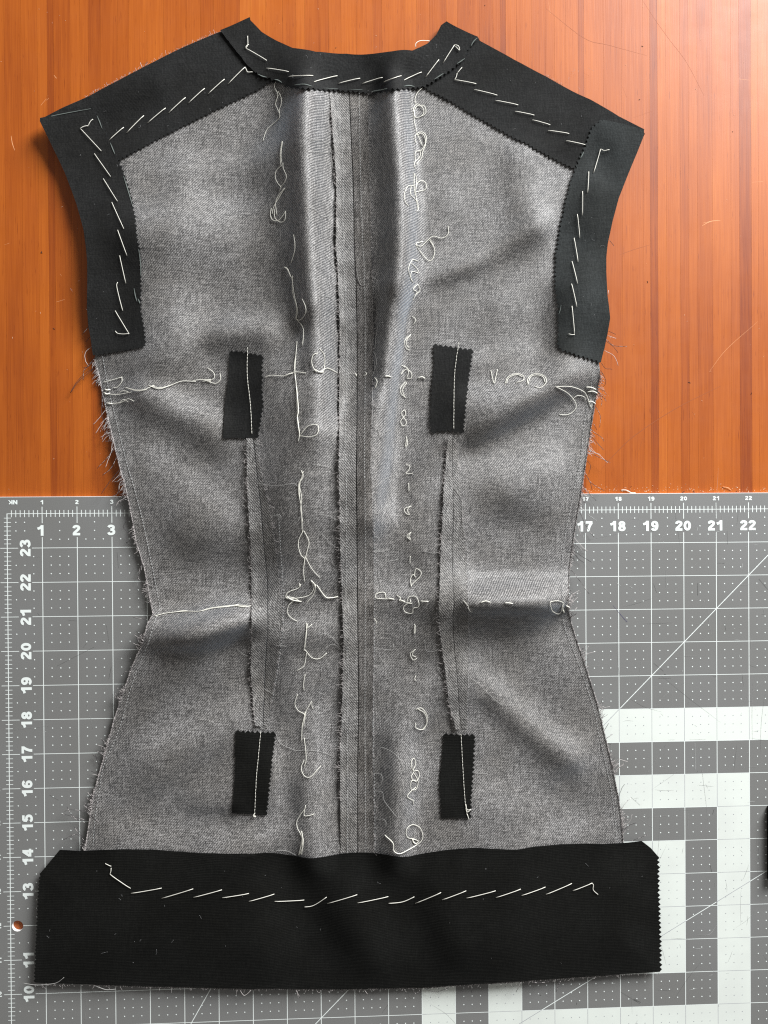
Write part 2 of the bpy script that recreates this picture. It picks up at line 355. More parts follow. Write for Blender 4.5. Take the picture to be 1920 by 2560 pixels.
# specks of lint and dust on the wood
mb = MB()
def speck(mb, x, y, z, s):
    a = random.uniform(0, 6.28); l = s*random.uniform(.6, 2.2)
    V, Fc = tube([(x-l*math.cos(a), y-l*math.sin(a), z+s*.4), (x+l*.2*random.random(), y, z+s*.5), (x+l*math.cos(a+.5), y+l*math.sin(a+.5), z+s*.4)], s*.35, 4, .6); mb.add(V, Fc)
for _ in range(150):
    q = flat([(random.uniform(0, 1920), random.uniform(0, 1230))], -THICK)[0]; speck(mb, q[0], q[1], -THICK, random.uniform(.005, .013))
for _ in range(120):
    q = flat([(random.uniform(1455, 1920), 1230-abs(random.gauss(0, 9)))], -THICK)[0]; speck(mb, q[0], max(q[1], 24.52), -THICK, random.uniform(.006, .014))
lint = mb.put('lint_specks', simple('pale_lint', (.75,.5,.33), .8), None, kind='stuff'); lint['label'] = 'tiny pale lint and dust specks scattered over the orange wood'; lint['category'] = 'lint'
mb = MB()
for q in J(K(3,918,574,1455,759,948,770,28,32,935,268), K(6,965,242,1206,820,1562,884,870,1420,1478,1448,1230,1452,1170,1455), K(1,270,1638), K(4,270,80,350,576), K(2,705,248)):
    p_ = flat([q], -THICK)[0]; speck(mb, p_[0], max(p_[1], 24.53), -THICK, .02)
crumb = mb.put('dark_crumbs', simple('dark_crumb', (.02,.012,.01), .7), None, kind='stuff'); crumb['label'] = 'few dark crumbs lying on the orange wood'; crumb['category'] = 'crumbs'
def scrap(pts, r, m, label):
    P = catmull(flat(pts, -THICK+r), 8); z = -THICK+r+.02*np.sin(np.linspace(0, 3.1, len(P)))
    V, Fc = tube(np.c_[P, z], r); o = put('thread_scrap', V, Fc, m, None, True); c0 = P[0]; o['label'] = label; o['category'] = 'thread'; return o
scrap(K(9,708,65,740,66,770,82,800,84), .013, THREAD, 'short white thread scrap on the wood just above the mat edge')
scrap(K(9,1365,45,1395,50,1420,68), .009, SCRL, 'tan thread scrap on the wood above mat numbers 21 and 22')
# ------------------------------------------------------------------ cutting mat
MC = (11.5, 12.2, -THICK)
cm = thing('cutting_mat', MC, 'grey and white quilting mat printed with inch grid and numbers', 'cutting mat')
hc = flat([(43.8, 2315.3)], 0)[0]; HR = .158
XL, XR, YB, YT = -.52, 36.5, -.5, 24.48
def mat_layer(name, m, z0, z1, grow, hr):
    B = [(XL-grow, YB-grow), (XR+grow, YB-grow), (XR+grow, YT+grow), (XL-grow, YT+grow)]; nb = 4
    B += [(hc[0]+hr*math.cos(-t*2*math.pi/40), hc[1]+hr*math.sin(-t*2*math.pi/40)) for t in range(40)]
    E_ = [(i, (i+1)%4) for i in range(4)]+[(4+i, 4+(i+1)%40) for i in range(40)]
    r = delaunay_2d_cdt([Vector(b_) for b_ in B], E_, [], 0, 1e-6)
    P = np.array([tuple(v) for v in r[0]]); n = len(P); fs = []
    for f in r[2]:
        c_ = P[list(f)].mean(0)
        if np.hypot(*(c_-hc)) < hr*.999: continue
        fs.append(list(f) if area2(P[list(f)]) > 0 else list(f)[::-1])
    ed = {(f[i], f[(i+1)%len(f)]) for f in fs for i in range(len(f))}
    al = fs+[[i+n for i in f[::-1]] for f in fs]+[[b_, a, a+n, b_+n] for a, b_ in ed if (b_, a) not in ed]
    return put(name, np.vstack([np.c_[P, np.full(n, z1)], np.c_[P, np.full(n, z0)]]), al, m, cm)
mat_layer('mat_core', CORE, -THICK+.0005, -.012, .012, HR)
mat_layer('mat_surface', MATG, -.0115, 0, 0, HR+.002)
white = set()
for i in range(12, 36):
    for j in range(-1, 24):
        # nested square frames around the block that starts at column 12, row 17
        d = min(i-12, 17-j)
        if j <= 17 and d in (0, 2): white.add((i, j))
for i in range(14, 36):
    for j in range(0, 16): white.discard((i, j))
for i in range(14, 22): white.add((i, 15))
for j in range(8, 16): white.add((21, j)); 
for j in range(8, 16): white.add((14, j))
for i in range(14, 22): white.add((i, 8))
for i in range(16, 20):
    for j in range(10, 14): white.add((i, j))
for j in range(0, 18): white.add((12, j))
z = .0012
for (i, j) in sorted(white):
    if i < 24 and j > 6: put('white_square', [(i, j, z), (i+1, j, z), (i+1, j+1, z), (i, j+1, z)], [[0,1,2,3]], MATW, cm)
iswhite = lambda x_, y_: (math.floor(x_), math.floor(y_)) in white
mw, mg, md, mdg, tk = MB(), MB(), MB(), MB(), MB()
def strip(mb, x0, y0, x1, y1, w_, z):
    d = np.array([x1-x0, y1-y0]); l = np.hypot(*d); n_ = np.array([-d[1], d[0]])/l*w_/2
    mb.add([(x0-n_[0], y0-n_[1], z), (x1-n_[0], y1-n_[1], z), (x1+n_[0], y1+n_[1], z), (x0+n_[0], y0+n_[1], z)], [[0,1,2,3]])
def gl(x0, y0, x1, y1, w_, z):
    """printed line piece by piece: white on grey, grey between two white squares"""
    xm, ym = (x0+x1)/2, (y0+y1)/2; e = .02; dx, dy = (e, 0) if x0 == x1 else (0, e)
    ww = iswhite(xm-dx, ym-dy) and iswhite(xm+dx, ym+dy)
    strip(mg if ww else mw, x0, y0, x1, y1, w_*.55 if ww else w_, z)
big_labels = True
for i in range(0, 36):
    for j in range(-1, 24):
        y0, y1 = max(j, YB), j+1
        if j == 23 and i > 0: gl(i, 23, i, 23.31, .021, .0022); strip(mw, i, 23.72, i, 24.2, .021, .0022)
        elif i > 0: gl(i, y0, i, y1, .021, .0022)
for j in range(0, 24):
    for i in range(-1, 36):
        if i == -1: strip(mw, -.2, j, 0, j, .017, .0026)
        elif i == 0:
            if j == 12: strip(mw, hc[0]+HR+.01, j, 1, j, .017, .0026); strip(mw, 0, j, hc[0]-HR-.01, j, .017, .0026)
            elif j == 0: pass
            else: strip(mw, 0, j, .31, j, .017, .0026); strip(mw, .70, j, 1, j, .017, .0026)
        else: gl(i, j, i+1, j, .017, .0026)
strip(mw, -.01, 24, 36, 24, .017, .0030); strip(mw, 0, 0, 0, 24.008, .024, .0034)
for k in range(1, 36*8):
    if k%8: strip(tk, k/8, 23.9, k/8, 24.1, .020, .0038)
for k in range(1, 24*8):
    if k%8:
        yy = k/8; x1 = .11
        strip(tk, -.09, yy, x1, yy, .016, .0042) if abs(yy-hc[1]) > .17 else strip(tk, -.09, yy, hc[0]-HR-.02, yy, .016, .0042)
def diag(ang, l0, l1):
    n_ = int((l1-l0)/.1); c_, s_ = math.cos(ang), math.sin(ang)
    for k in range(n_):
        a, b_ = l0+k*.1, l0+(k+1)*.1; xm, ym = (a+b_)/2*c_, (a+b_)/2*s_
        if ym > 23.3 or ym < -.4: continue
        w_ = iswhite(xm, ym); strip(mg if w_ else mw, a*c_, a*s_, b_*c_, b_*s_, .013 if w_ else .021, .0046)
diag(math.radians(45), 1, 34); diag(math.radians(30), 1, 26.1); diag(math.radians(60), 1, 27)
def dot(x_, y_):
    m_ = mdg if iswhite(x_, y_) else md; r_ = .013 if iswhite(x_, y_) else .019
    m_.add([(x_+r_*math.cos(a*math.pi/4), y_+r_*math.sin(a*math.pi/4), .0050) for a in range(8)], [list(range(8))])
for i in range(0, 30):
    for j in range(2, 24):
        for a in (.25, .5, .75):
            for c_ in (.25, .5, .75):
                if i == 0 and j == 23:
                    if a == .75 or c_ == .25: continue
                elif j == 23:
                    if c_ != .25 and a != .5: continue
                elif i == 0 and a != .75 and c_ != .5: continue
                dot(i+a, j+c_)
mw.put('grid_lines', PRINTW, cm, kind='stuff'); mg.put('grey_grid_lines', PRINTG, cm, kind='stuff'); tk.put('tick_marks', PRINTW, cm, kind='stuff')
md.put('grid_dots', PRINTW, cm, kind='stuff'); mdg.put('grey_grid_dots', PRINTG, cm, kind='stuff')
def ell(cx, cy, rx, ry, n=14): return [(cx+rx*math.cos(2*math.pi*k/n), cy+ry*math.sin(2*math.pi*k/n)) for k in range(n+1)]
G9 = [ell(.35,.66,.205,.215), [(.555,.66),(.565,.46),(.50,.22),(.34,.12),(.20,.15),(.12,.26)]]
GLY = {'0': [ell(.35,.5,.215,.37,18)], '1': [[(.46,0),(.46,1)],[(.44,.90),(.30,.74),(.08,.66)]], '2': [[(.14,.68),(.18,.82),(.34,.88),(.52,.81),(.54,.66),(.40,.47),(.2,.27),(.16,.16)],[(.04,.125),(.66,.125)]],
 '3': [[(.13,.74),(.2,.85),(.36,.885),(.52,.81),(.52,.66),(.42,.55),(.28,.53)],[(.28,.53),(.46,.50),(.565,.38),(.54,.20),(.36,.115),(.2,.14),(.11,.27)]], '4': [[(.47,0),(.47,1)],[(.46,.93),(.10,.36)],[(.02,.29),(.68,.29)]],
 '5': [[(.62,.88),(.18,.88)],[(.21,.88),(.16,.54)],[(.16,.52),(.30,.60),(.47,.57),(.565,.41),(.53,.21),(.36,.115),(.2,.14),(.11,.27)]], '7': [[(.05,.88),(.65,.88)],[(.57,.84),(.40,.55),(.31,.25),(.29,0)]],
 '8': [ell(.35,.71,.185,.17), ell(.35,.30,.215,.185)], '9': G9, '6': [[(.70-x_, 1-y_) for x_, y_ in q] for q in G9],
 'N': [[(.12,0),(.12,1)],[(.14,.93),(.66,.07)],[(.68,0),(.68,1)]], 'K': [[(.12,0),(.12,1)],[(.24,.42),(.66,1)],[(.34,.56),(.72,0)]]}
def text(body, cx, cy, hgt, wfac, ang, name='printed_number', z=.0058, t=.235):
    mb = MB(); x_ = 0; c_, s_ = math.cos(ang), math.sin(ang); adv = .86 if body[0] == 'N' else .74
    W = (len(body)-1)*adv+(.8 if body[0] == 'N' else .70); k = 0
    for ch in body:
        for q in GLY[ch]:
            q = np.array(q, float); closed = np.allclose(q[0], q[-1]); k += 1
            if len(q) > 2 and not closed: q = catmull(q, 3)
            T = np.gradient(q, axis=0)
            if closed: T[0] = T[-1] = q[1]-q[-2]
            T /= np.linalg.norm(T, axis=1)[:,None]; nn = np.c_[-T[:,1], T[:,0]]*t/2
            P = np.vstack([q+nn, q-nn]); P[:,0] = (P[:,0]+x_-W/2)*wfac; P[:,1] = P[:,1].clip(0, 1)-.5; P *= hgt
            P = P@np.array([[c_, s_], [-s_, c_]])+(cx, cy); n = len(q)
            mb.add(np.c_[P, np.full(2*n, z+k*.0004)], [[i+n, i+n+1, i+1, i] for i in range(n-1)])
        x_ += adv
    return mb.put(name, PRINTW, cm)
for n_ in range(1, 24):
    if 4 <= n_ <= 15: continue
    text(str(n_), n_-(.02 if n_ != 1 else .04), 23.51, .31, 1.12, 0); text(str(n_), n_, 24.33, .125, 1.2, 0)
for n_ in range(7, 24):
    if n_ != 12: text(str(n_), .51, n_, .31, 1.12, math.pi/2)
    text(str(n_), -.33, n_, .125, 1.2, math.pi/2)
text('NK', .17, 24.335, .125, 1.25, math.pi, 'printed_letters')
CUTD = simple('cut_mark_dark', (.09,.09,.085), .7); CUTL = simple('cut_mark_light', (.30,.30,.29), .6); CUTP = simple('purple_ink', (.06,.05,.14), .6); CUTS = simple('pale_scuff', (.55,.57,.55), .7)
for w_, m, pts in [(.008,CUTD,K(9,1205,665,1204,748)), (.006,CUTD,K(9,918,670,938,730)), (.007,CUTP,K(9,690,855,748,920)), (.006,CUTP,K(9,655,812,742,920)), (.007,CUTD,K(9,920,1188,982,1238)),
                   (.005,CUTD,K(9,950,1286,1030,1284)), (.018,CUTD,K(9,986,1259,998,1260)), (.008,CUTD,K(9,1600,640,1659,710)), (.006,CUTD,K(9,1378,930,1388,978)), (.005,CUTD,K(9,1395,330,1397,418)),
                   (.005,CUTD,K(9,1330,538,1380,538)), (.004,CUTL,K(9,1160,580,1280,450)), (.006,CUTD,K(7,705,1290,722,1210)), (.005,CUTD,K(7,370,1205,610,1082)), (.005,CUTD,K(7,540,1085,578,1035)), (.005,CUTD,K(7,760,470,768,572)),
                   (.005,CUTD,K(7,845,610,868,570)), (.004,CUTL,K(7,560,1450,608,1630)), (.004,CUTD,K(7,445,910,497,912)), (.004,CUTD,K(7,690,940,708,1060)), (.007,CUTD,K(12,1312,575,1300,612)), (.006,CUTL,K(12,1205,1393,1278,1390,1325,1330)),
                   (.008,CUTD,K(12,1295,985,1285,940)), (.010,CUTD,K(12,790,1808,835,1830)), (.016,CUTD,K(12,790,1815,815,1822)), (.006,CUTD,K(12,705,1762,830,1838)), (.005,CUTS,K(12,1186,150,1188,320)), (.005,CUTD,K(12,772,500,830,552)),
                   (.012,CUTD,K(12,180,1782,190,1784)), (.008,CUTD,K(12,418,1830,420,1845)), (.005,CUTL,K(10,300,460,340,420)), (.005,CUTD,K(10,320,485,380,520)), (.006,CUTS,K(12,1015,128,1055,127)), (.004,CUTD,K(12,1200,340,1207,322)),
                   (.007,CUTD,K(11,945,1600,975,1560)), (.004,CUTL,K(9,820,1300,840,1160)), (.008,CUTD,K(12,1163,1160,1167,1162))]:
    surf_mark('cut_mark', pts, .0062, w_, m, cm, 3)
for nm, m, n_, w0 in (('fine_scratches', CUTL, 110, .0022), ('fine_blade_cuts', CUTD, 32, .002), ('mat_lint', CUTS, 70, .0035)):
    mb = MB()
    for _ in range(n_):
        q = flat([(random.uniform(0, 1920) if random.random() < .3 else random.uniform(1480, 1920), random.uniform(1240, 2560))], 0)[0]
        if q[1] > 24.2: continue
        a = random.choice([0, math.pi/2, random.uniform(0, 3.14), random.uniform(0, 3.14)])+random.gauss(0, .08); l = (random.expovariate(3)+.05)*(.12 if nm == 'mat_lint' else 1)
        d = np.array([math.cos(a), math.sin(a)]); w_ = np.array([-d[1], d[0]])*random.gauss(0, .06)*l
        P = catmull(np.array([q-d*l, q+w_, q+d*l]), 4); V, Fc = tube(np.c_[P, np.full(len(P), .0062)], w0*np.sin(np.linspace(.2, 2.94, len(P))), 4, .2); mb.add(V, Fc)
    mb.put(nm, m, cm, kind='stuff')
# dark object whose edge enters the frame at the right
bx = flat([(1917, 2100)], 0)[0]; yb = flat([(1917, 2200), (1917, 2012)], 0)[:,1]
cc = ((bx[0]+1.2), float(yb.mean()), .0)
case = thing('black_case', cc, 'black plastic case edge lying on the mat at the far right of the photo', 'case')
BP = simple('black_plastic', (.006,.006,.006), .5, .3)
def rbox(x0, x1, y0, y1, z0, z1, r):
    V = []; n = 6; lay = [(z0, 0), (z1-r, 0), (z1-r*.3, r*.3), (z1, r)]
    for zz, ins in lay:
        for (cx, cy, a0) in ((x1-r, y1-r, 0), (x0+r, y1-r, 90), (x0+r, y0+r, 180), (x1-r, y0+r, 270)):
            for k in range(n): a = math.radians(a0+90*k/(n-1)); V.append((cx+(r-ins)*math.cos(a), cy+(r-ins)*math.sin(a), zz))
    m_ = 4*n; Fc = [[l*m_+i, l*m_+(i+1)%m_, (l+1)*m_+(i+1)%m_, (l+1)*m_+i] for l in range(3) for i in range(m_)]
    Fc.append([3*m_+i for i in range(m_)]); Fc.append([i for i in range(m_)][::-1]); return V, Fc
V, Fc = rbox(bx[0], bx[0]+2.4, min(yb), max(yb), .006, .16, .08); put('case_base', V, Fc, BP, case, True)
V, Fc = rbox(bx[0]+.03, bx[0]+2.37, min(yb)+.03, max(yb)-.03, .165, .30, .08); put('case_lid', V, Fc, BP, case, True)
# ------------------------------------------------------------------ the garment
G0 = (10.0, 24.0, 0.0)
gm = thing('bodice_back_panel', G0, 'grey wool bodice back, wrong side up, basted black facings at neck, shoulders, armholes and hem', 'garment piece')
Lsh_out = J(K(1,262,772,400,700,560,630,660,576,900,450,1200,300,1425,205))
Larm_out = J(K(1,262,790,340,950,430,1140,500,1330,545,1500,562,1640), K(4,568,150,568,300,564,440,575,560,605,750))
Lside = J(K(4,612,775,640,880,665,1000,700,1160,745,1350,790,1530), K(7,800,-5,828,120,850,230,880,400,930,560,965,740,990,870,955,930,915,1080,850,1220,790,1400,735,1560), K(10,722,60,690,180,640,350,600,500,575,680,548,845))
Neck = K(2,258,88,262,105,275,118,320,165,400,212,480,248,600,268,760,278,900,278,1000,265,1100,262,1180,225,1225,180,1250,130,1278,110)
Rsh_out = J(K(2,1440,190), K(3,0,235,200,345,380,440,640,575,800,670,948,745))
Rarm_out = J(K(3,945,780,905,880,855,1000,800,1140,765,1270,737,1400), K(6,728,100,728,180,735,320,750,450,735,540,718,620,695,705))
Rside = J(K(6,692,760,690,800,665,930,640,1080,610,1280,585,1450), K(9,430,200,400,380,375,560,368,720,368,840,385,930,430,1070,490,1250,545,1420,590,1600), K(12,620,170,660,350,695,520,715,700,722,795))
bottom = K(0,1557,2135,1300,2150,1000,2160,700,2160,400,2150,212,2140)
def inset(P, dx, dy): return P+np.array([dx, dy])
body = J(inset(Larm_out[::-1], 4, 0), inset(Lsh_out, 2, -1.0), K(0,556,78), inset(Neck, 0, 2)[1:-1], K(0,1116,56), inset(Rsh_out, -3, 3), inset(Rarm_out[1:], -4, 0), rough(Rside), bottom, rough(Lside[::-1]))
panel = sheet('wool_panel', body, WOOL, gm, 0.0, .075)
# pressed-open centre back seam
TL = J(K(2,672,455,678,560,684,640,695,780,705,900,707,1100,705,1300), K(5,712,120,720,300,725,500,723,700,722,900,720,1200), K(8,722,20,726,250,730,450,738,650,745,850,738,1100,732,1300), K(11,726,200,728,500,728,778))
TC = J(K(2,770,455,778,640,790,900,795,1100,797,1300), K(5,806,200,812,500,812,800,808,1200), K(8,808,20,812,400,815,700,820,1100,818,1300), K(11,815,300,815,778))
TR = J(K(2,868,455,872,640,878,900,884,1100,886,1300), K(5,893,200,900,500,895,700,886,1000,882,1200), K(8,890,20,896,300,900,600,897,1000,893,1300), K(11,893,300,900,500,903,778))
sheet('seam_allowance', J(rough(TL,4,.7), TC[::-1]), WOOL2, gm, .026, .05, ends=True, lift=[(TL, .15, .26), (TC, -.012, .05)])
sheet('seam_allowance', J(TC+np.array([2.6,0]), rough(TR[::-1],4,.7)), WOOL3, gm, .026, .05, ends=True, lift=[(TR, .075, .26), (TC, -.010, .05)])
# pressed dart allowances
dl = K(8,243,-215,244,-100,245,0,250,120,265,350,270,700,265,1000,285,1270); dm = K(8,275,-215,298,0,315,150,330,350,350,600,350,750,335,1000,325,1280); dr = K(8,292,-215,325,0,358,130,400,400,430,700,410,900,370,1150,350,1290)
sheet('dart_allowance', J(rough(dl,4,.7), dm[::-1]), WOOL2, gm, .036, .06, lift=[(dl, .11, .30), (dm, -.008, .04)])
sheet('dart_allowance', J(dm+np.array([1.6,0]), rough(dr[::-1],4,.7)), WOOL2, gm, .020, .05, lift=[(dr, -.002, .08), (dm, -.008, .04)])
el = K(8,1285,-230,1265,0,1258,150,1245,400,1235,700,1250,850,1290,1150,1325,1290); em = K(8,1306,-230,1310,0,1308,400,1310,700,1325,950,1340,1150,1352,1290); er = K(8,1325,-230,1355,100,1380,400,1388,700,1390,900,1385,1290)
sheet('dart_allowance', J(rough(el,4,.7), em[::-1]), WOOL2, gm, .036, .06, lift=[(el, .11, .30), (em, -.008, .04)])
sheet('dart_allowance', J(em+np.array([1.6,0]), rough(er[::-1],4,.7)), WOOL2, gm, .020, .05, lift=[(er, -.002, .08), (em, -.008, .04)])
# shoulder facings
ls_in = J(K(2,395,425,350,434), K(1,1659,592,1400,715,1200,815,1000,915,770,1045))
Lsh = sheet('shoulder_facing', J(Lsh_out, K(0,560,78,640,140,690,205), pink(ls_in), K(0,280,395)), BLK, gm, .026, .075, lift=[(ls_in, .022, .2)])
rs_in = J(K(2,1150,452,1300,530,1480,635,1659,735), K(3,250,820,400,905,560,985))
Rsh = sheet('shoulder_facing', J(K(0,1040,200), K(0,1150,100,1190,95), Rsh_out, K(0,1560,340,1470,425), pink(rs_in[::-1])), BLK, gm, .026, .075, lift=[(rs_in, .035, .2)])
# armhole facings
la_in = J(K(1,600,702,625,740,665,815,705,900,745,990,790,1090,840,1230,875,1400,890,1550), K(4,905,60,913,250,912,450,935,580,945,690))
la_bot = K(4,945,690,800,718,640,745,608,752)
Lar = sheet('armhole_facing', J(Larm_out, pink(la_bot[::-1], 11, 4)[1:-1], pink(la_in[::-1], 11.5, 5.6), K(1,590,700,400,735,262,768)), BLK, gm, .048, .075, lift=[(la_in, .012, .15), (Larm_out, .05, .35)])
ra_in = J(K(3,700,690,640,740,610,830,570,920,545,980,520,1050,490,1170,460,1310,442,1440), K(6,436,60,435,130,430,250,450,400,450,520,443,600,460,630,560,665,695,705))
Rar = sheet('armhole_facing', J(Rarm_out, pink(ra_in[::-1], 11.5, 6.4)[1:], K(3,700,690,830,715,945,745)), BLKG, gm, .048, .075, lift=[(ra_in, .03, .16)])
# neckline facing over both shoulders
nk_in = K(2,110,165,230,320,290,380,390,420,450,450,540,460,700,470,800,476,880,488,1000,464,1080,460,1150,455,1220,420,1300,365,1370,310,1400,240,1440,205)
Nk = sheet('neckline_facing', J(K(2,105,158), Neck, K(2,1440,192), pink(nk_in[2:][::-1], 12.5, 6.6), rough(nk_in[:3][::-1], 6, .5)), BLK, gm, .072, .075, lift=[(nk_in, .030, .18)])
# dart patches
def patch(a, b, c, d, pk, m=BLK):
    px = []
    for (P, t) in zip((a, b, c, d), pk): px.append(pink(P, 11.5, 6)[:-1] if t else rough(P, 5, .9)[:-1])
    return sheet('dart_patch', J(*px), m, gm, .052, .06, lift=[(J(a, b, c, d), .012, .12)])
pa = patch(K(5,150,580,200,577,325,600), K(5,325,600,322,780,328,850,300,1025), K(5,300,1025,120,1028), K(5,120,1028,130,850,150,700,150,580), (1,1,0,0))
pb = patch(K(5,1210,540,1415,570), K(5,1415,570,1390,740,1365,1003), K(5,1365,1003,1290,990,1200,998), K(5,1200,998,1190,960,1197,800,1212,640,1210,540), (1,1,1,1))
pc = patch(K(11,185,140,390,150), K(11,392,150,375,280,345,578), K(11,345,578,163,566), K(11,163,566,180,400,185,140), (1,1,0,0), BLKH)
pd = patch(K(11,1265,155,1425,160), K(11,1425,160,1420,300,1400,592), K(11,1400,592,1250,592), K(11,1250,592,1243,400,1255,280,1265,155), (1,1,0,1), BLKH)
# hem facing
hem_top = J(K(10,388,840,548,845,700,838,1000,838,1300,860,1640,864), K(11,200,780,350,770,470,781,560,797,650,790,760,771,900,770,1060,791,1200,765,1400,745), K(12,0,838,150,818,400,800,600,800,720,795,840,783))
hem_r = K(12,950,878,952,1100,960,1300,966,1630); hem_l = K(10,262,985,248,1100,235,1400,222,1700)
hem_bot = J(K(12,966,1632,700,1648,500,1662,250,1680,0,1697), K(11,1150,1470,750,1479,290,1475), K(10,1659,1745,1000,1727,600,1715,220,1715))
hem_top = J(catmull(hem_top, 4))
Hem = sheet('hem_facing', J(hem_top, K(12,900,830), pink(hem_r, 11.6, 6.8), rough(hem_bot[1:-1], 6, .5), pink(hem_l[::-1], 9.5, 4.2)), BLKH, gm, .050, .075, lift=[(hem_top, .05, .22)])
# the folded wool just inside the hem shows as a thin grey line below the black band
hb = rough(hem_bot[1:-1], 5, .9)
sheet('wool_hem_edge', J(hb+np.array([0, 2.5]), (hb-np.array([0, 14]))[::-1]), WOOL, gm, .0, .12)
# ------------------------------------------------------------------ hand basting on the facings
def thread(name, px, parent, off, r=.0098, m=THREAD, arch=.012, n=6, sides=5):
    P = catmull(px, n) if len(px) > 2 else resamp(np.asarray(px, float), max(2., np.hypot(*(px[1]-px[0]))/6))
    Q = on_cloth(P, off+r); s = np.linspace(0, math.pi, len(Q)); Q[:,2] += arch*np.sin(s)**.5-.8*r*(np.exp(-s*7)+np.exp(-(math.pi-s)*7))
    V, Fc = tube(Q, r, sides); return put(name, V, Fc, m, parent, True)
def stitches(parent, off, lst):
    for q in lst: thread('basting_stitch', q, parent, off)
stitches(Lsh, .050, [K(1,*a) for a in [(707,908,802,824),(821,860,932,748),(957,796,1073,699),(1093,731,1202,631),(1222,667,1326,572),(1349,608,1455,512),(1478,544,1588,434),(1588,434,1598,455,1606,468,1640,466)]])
stitches(Lar, .074, [K(1,*a) for a in [(602,772,585,790,572,815),(570,815,545,820,520,832),(520,832,656,978),(611,995,716,1143),(669,1157,760,1303),(724,1310,802,1482),(762,1490,822,1655)]]+
         [K(4,*a) for a in [(775,100,815,280),(762,274,757,300,775,380,795,458),(746,458,836,607),(836,607,795,610,762,605,747,590)]])
stitches(Nk, .101, [K(2,*a) for a in [(247,186,248,232,238,250),(252,230,240,240,238,250),(238,250,346,313),(345,353,459,371),(460,396,586,391),(592,423,712,392),(718,432,830,405),(842,433,946,401),(954,424,1044,392),(1058,415,1149,373),(1170,399,1239,308),(1261,325,1320,232),(1320,232,1340,240,1345,262,1325,240)]])
stitches(Rsh, .052, [K(2,1358,350,1333,380), K(2,1333,380,1328,400,1320,413), K(2,1320,413,1432,434), K(2,1422,464,1541,493)]+[K(3,*a) for a in [(89,578,220,604),(202,641,313,663),(302,690,405,719),(392,751,514,769),(497,810,608,834)]])
stitches(Rar, .077, [K(3,*a) for a in [(745,862,715,868,695,858),(695,858,655,994),(627,988,620,1109),(591,1101,590,1240),(561,1233,575,1370)]]+[J(K(3,542,1370), K(6,565,124))]+
         [K(6,*a) for a in [(530,122,562,250),(528,252,558,384),(530,380,545,545),(545,545,530,546,510,541)]])
stitches(Hem, .064, [K(10,*a) for a in [(682,930,700,938,720,948),(720,960,719,980,712,1000),(712,1000,846,1092),(848,1124,1047,1090),(1048,1156,1251,1095),(1254,1150,1438,1101)]]+
         [K(11,*a) for a in [(115,1005,253,983),(253,1024,385,986),(387,1024,540,1017),(541,1053,590,1043,656,1002),(660,1035,815,989),(817,1032,976,999),(978,1034,1050,1025,1111,1000),(1116,1034,1250,978),(1255,1016,1380,969),(1382,1007,1533,969)]]+
         [K(0,1239.8,2244.2,1302,2223)]+[K(12,*a) for a in [(63,1138,217,1083),(220,1131,388,1060),(394,1107,520,1057),(520,1057,527,1070,526,1100,558,1132)]])
# machine thread down the dart patches
def machine(parent, px, off, r=.0065, dash=5.0, gap=1.6, m=THREAD, name='stitch_line'):
    P = resamp(catmull(px, 6), 1.0); Lc = np.r_[0, np.cumsum(np.hypot(*np.diff(P, axis=0).T))]; mb = MB(); s = 0
    while s < Lc[-1]-dash:
        q = np.array([[np.interp(s+dash*f, Lc, P[:,0]), np.interp(s+dash*f, Lc, P[:,1])] for f in (0, .5, 1)])+rng.normal(0, .18, (3, 2))
        Q = on_cloth(q, off); Q[:,2] += np.array([-.001, .006, -.001]); mb.add(*tube(Q, r, 4)); s += dash+gap*random.uniform(.7, 1.3)
    return mb.put(name, m, parent, True)
machine(pa, K(5,247,556,245,700,262,860,270,1022), .078, dash=8, gap=.4); machine(pb, K(5,1342,530,1320,700,1315,990), .078, dash=8, gap=.4)
machine(pc, K(11,315,145,300,300,292,385,283,575), .078, dash=8, gap=.4); machine(pd, K(11,1353,155,1365,370,1378,540,1392,595), .078, dash=8, gap=.4)
thread('thread_knot', K(11,285,565,276,578,288,585,282,575), pc, .07, .011); thread('thread_knot', K(11,1378,520,1385,548,1403,546,1385,560,1378,540), pd, .07, .011)
thread('thread_knot', K(11,1385,570,1395,600), pd, .06, .011)
# stitch lines on the wool
ML = simple('pale_machine_thread', (.36,.36,.35), .7, .2)
machine(gm, J(K(4,665,755,700,950,760,1200,830,1480), K(7,855,0,925,270,985,560,1020,740,1033,830,1000,920,960,1060,905,1190,850,1340,780,1590), K(10,740,140,670,300,640,480,615,650,600,835)), .012, .0068, 6, 2.2, ML)
machine(gm, J(K(6,652,705,640,850,600,1050,580,1250), K(9,415,0,375,200,340,380,320,560,325,740,335,930,400,1110,470,1300,540,1520), K(12,555,60,610,300,650,500,680,790)), .012, .0066, 6, 2.6, ML)
machine(gm, J(K(2,708,480,722,640,738,800,742,1000,740,1300), K(5,745,100,758,400,760,600,752,1100), K(8,758,0,760,300,756,700,768,1000), K(11,765,0,765,780)), .100, .0058, 5, 2.6, ML)
machine(gm, J(K(2,825,480,832,900,845,1300), K(5,850,100,857,400,857,600,852,1200), K(8,855,0,857,500,855,1200), K(11,855,100,860,780)), .080, .0058, 5, 2.6, ML)
machine(gm, K(8,408,200,434,650,415,900,375,1150), .02, .006, 4, 3.5, ML)
machine(gm, K(8,1385,330,1392,700,1394,900,1385,1250), .02, .006, 5, 3, ML)
machine(gm, J(K(8,902,100,906,600,902,1000,897,1300), K(11,897,100,905,500,908,780)), .02, .006, 6, 3, ML)
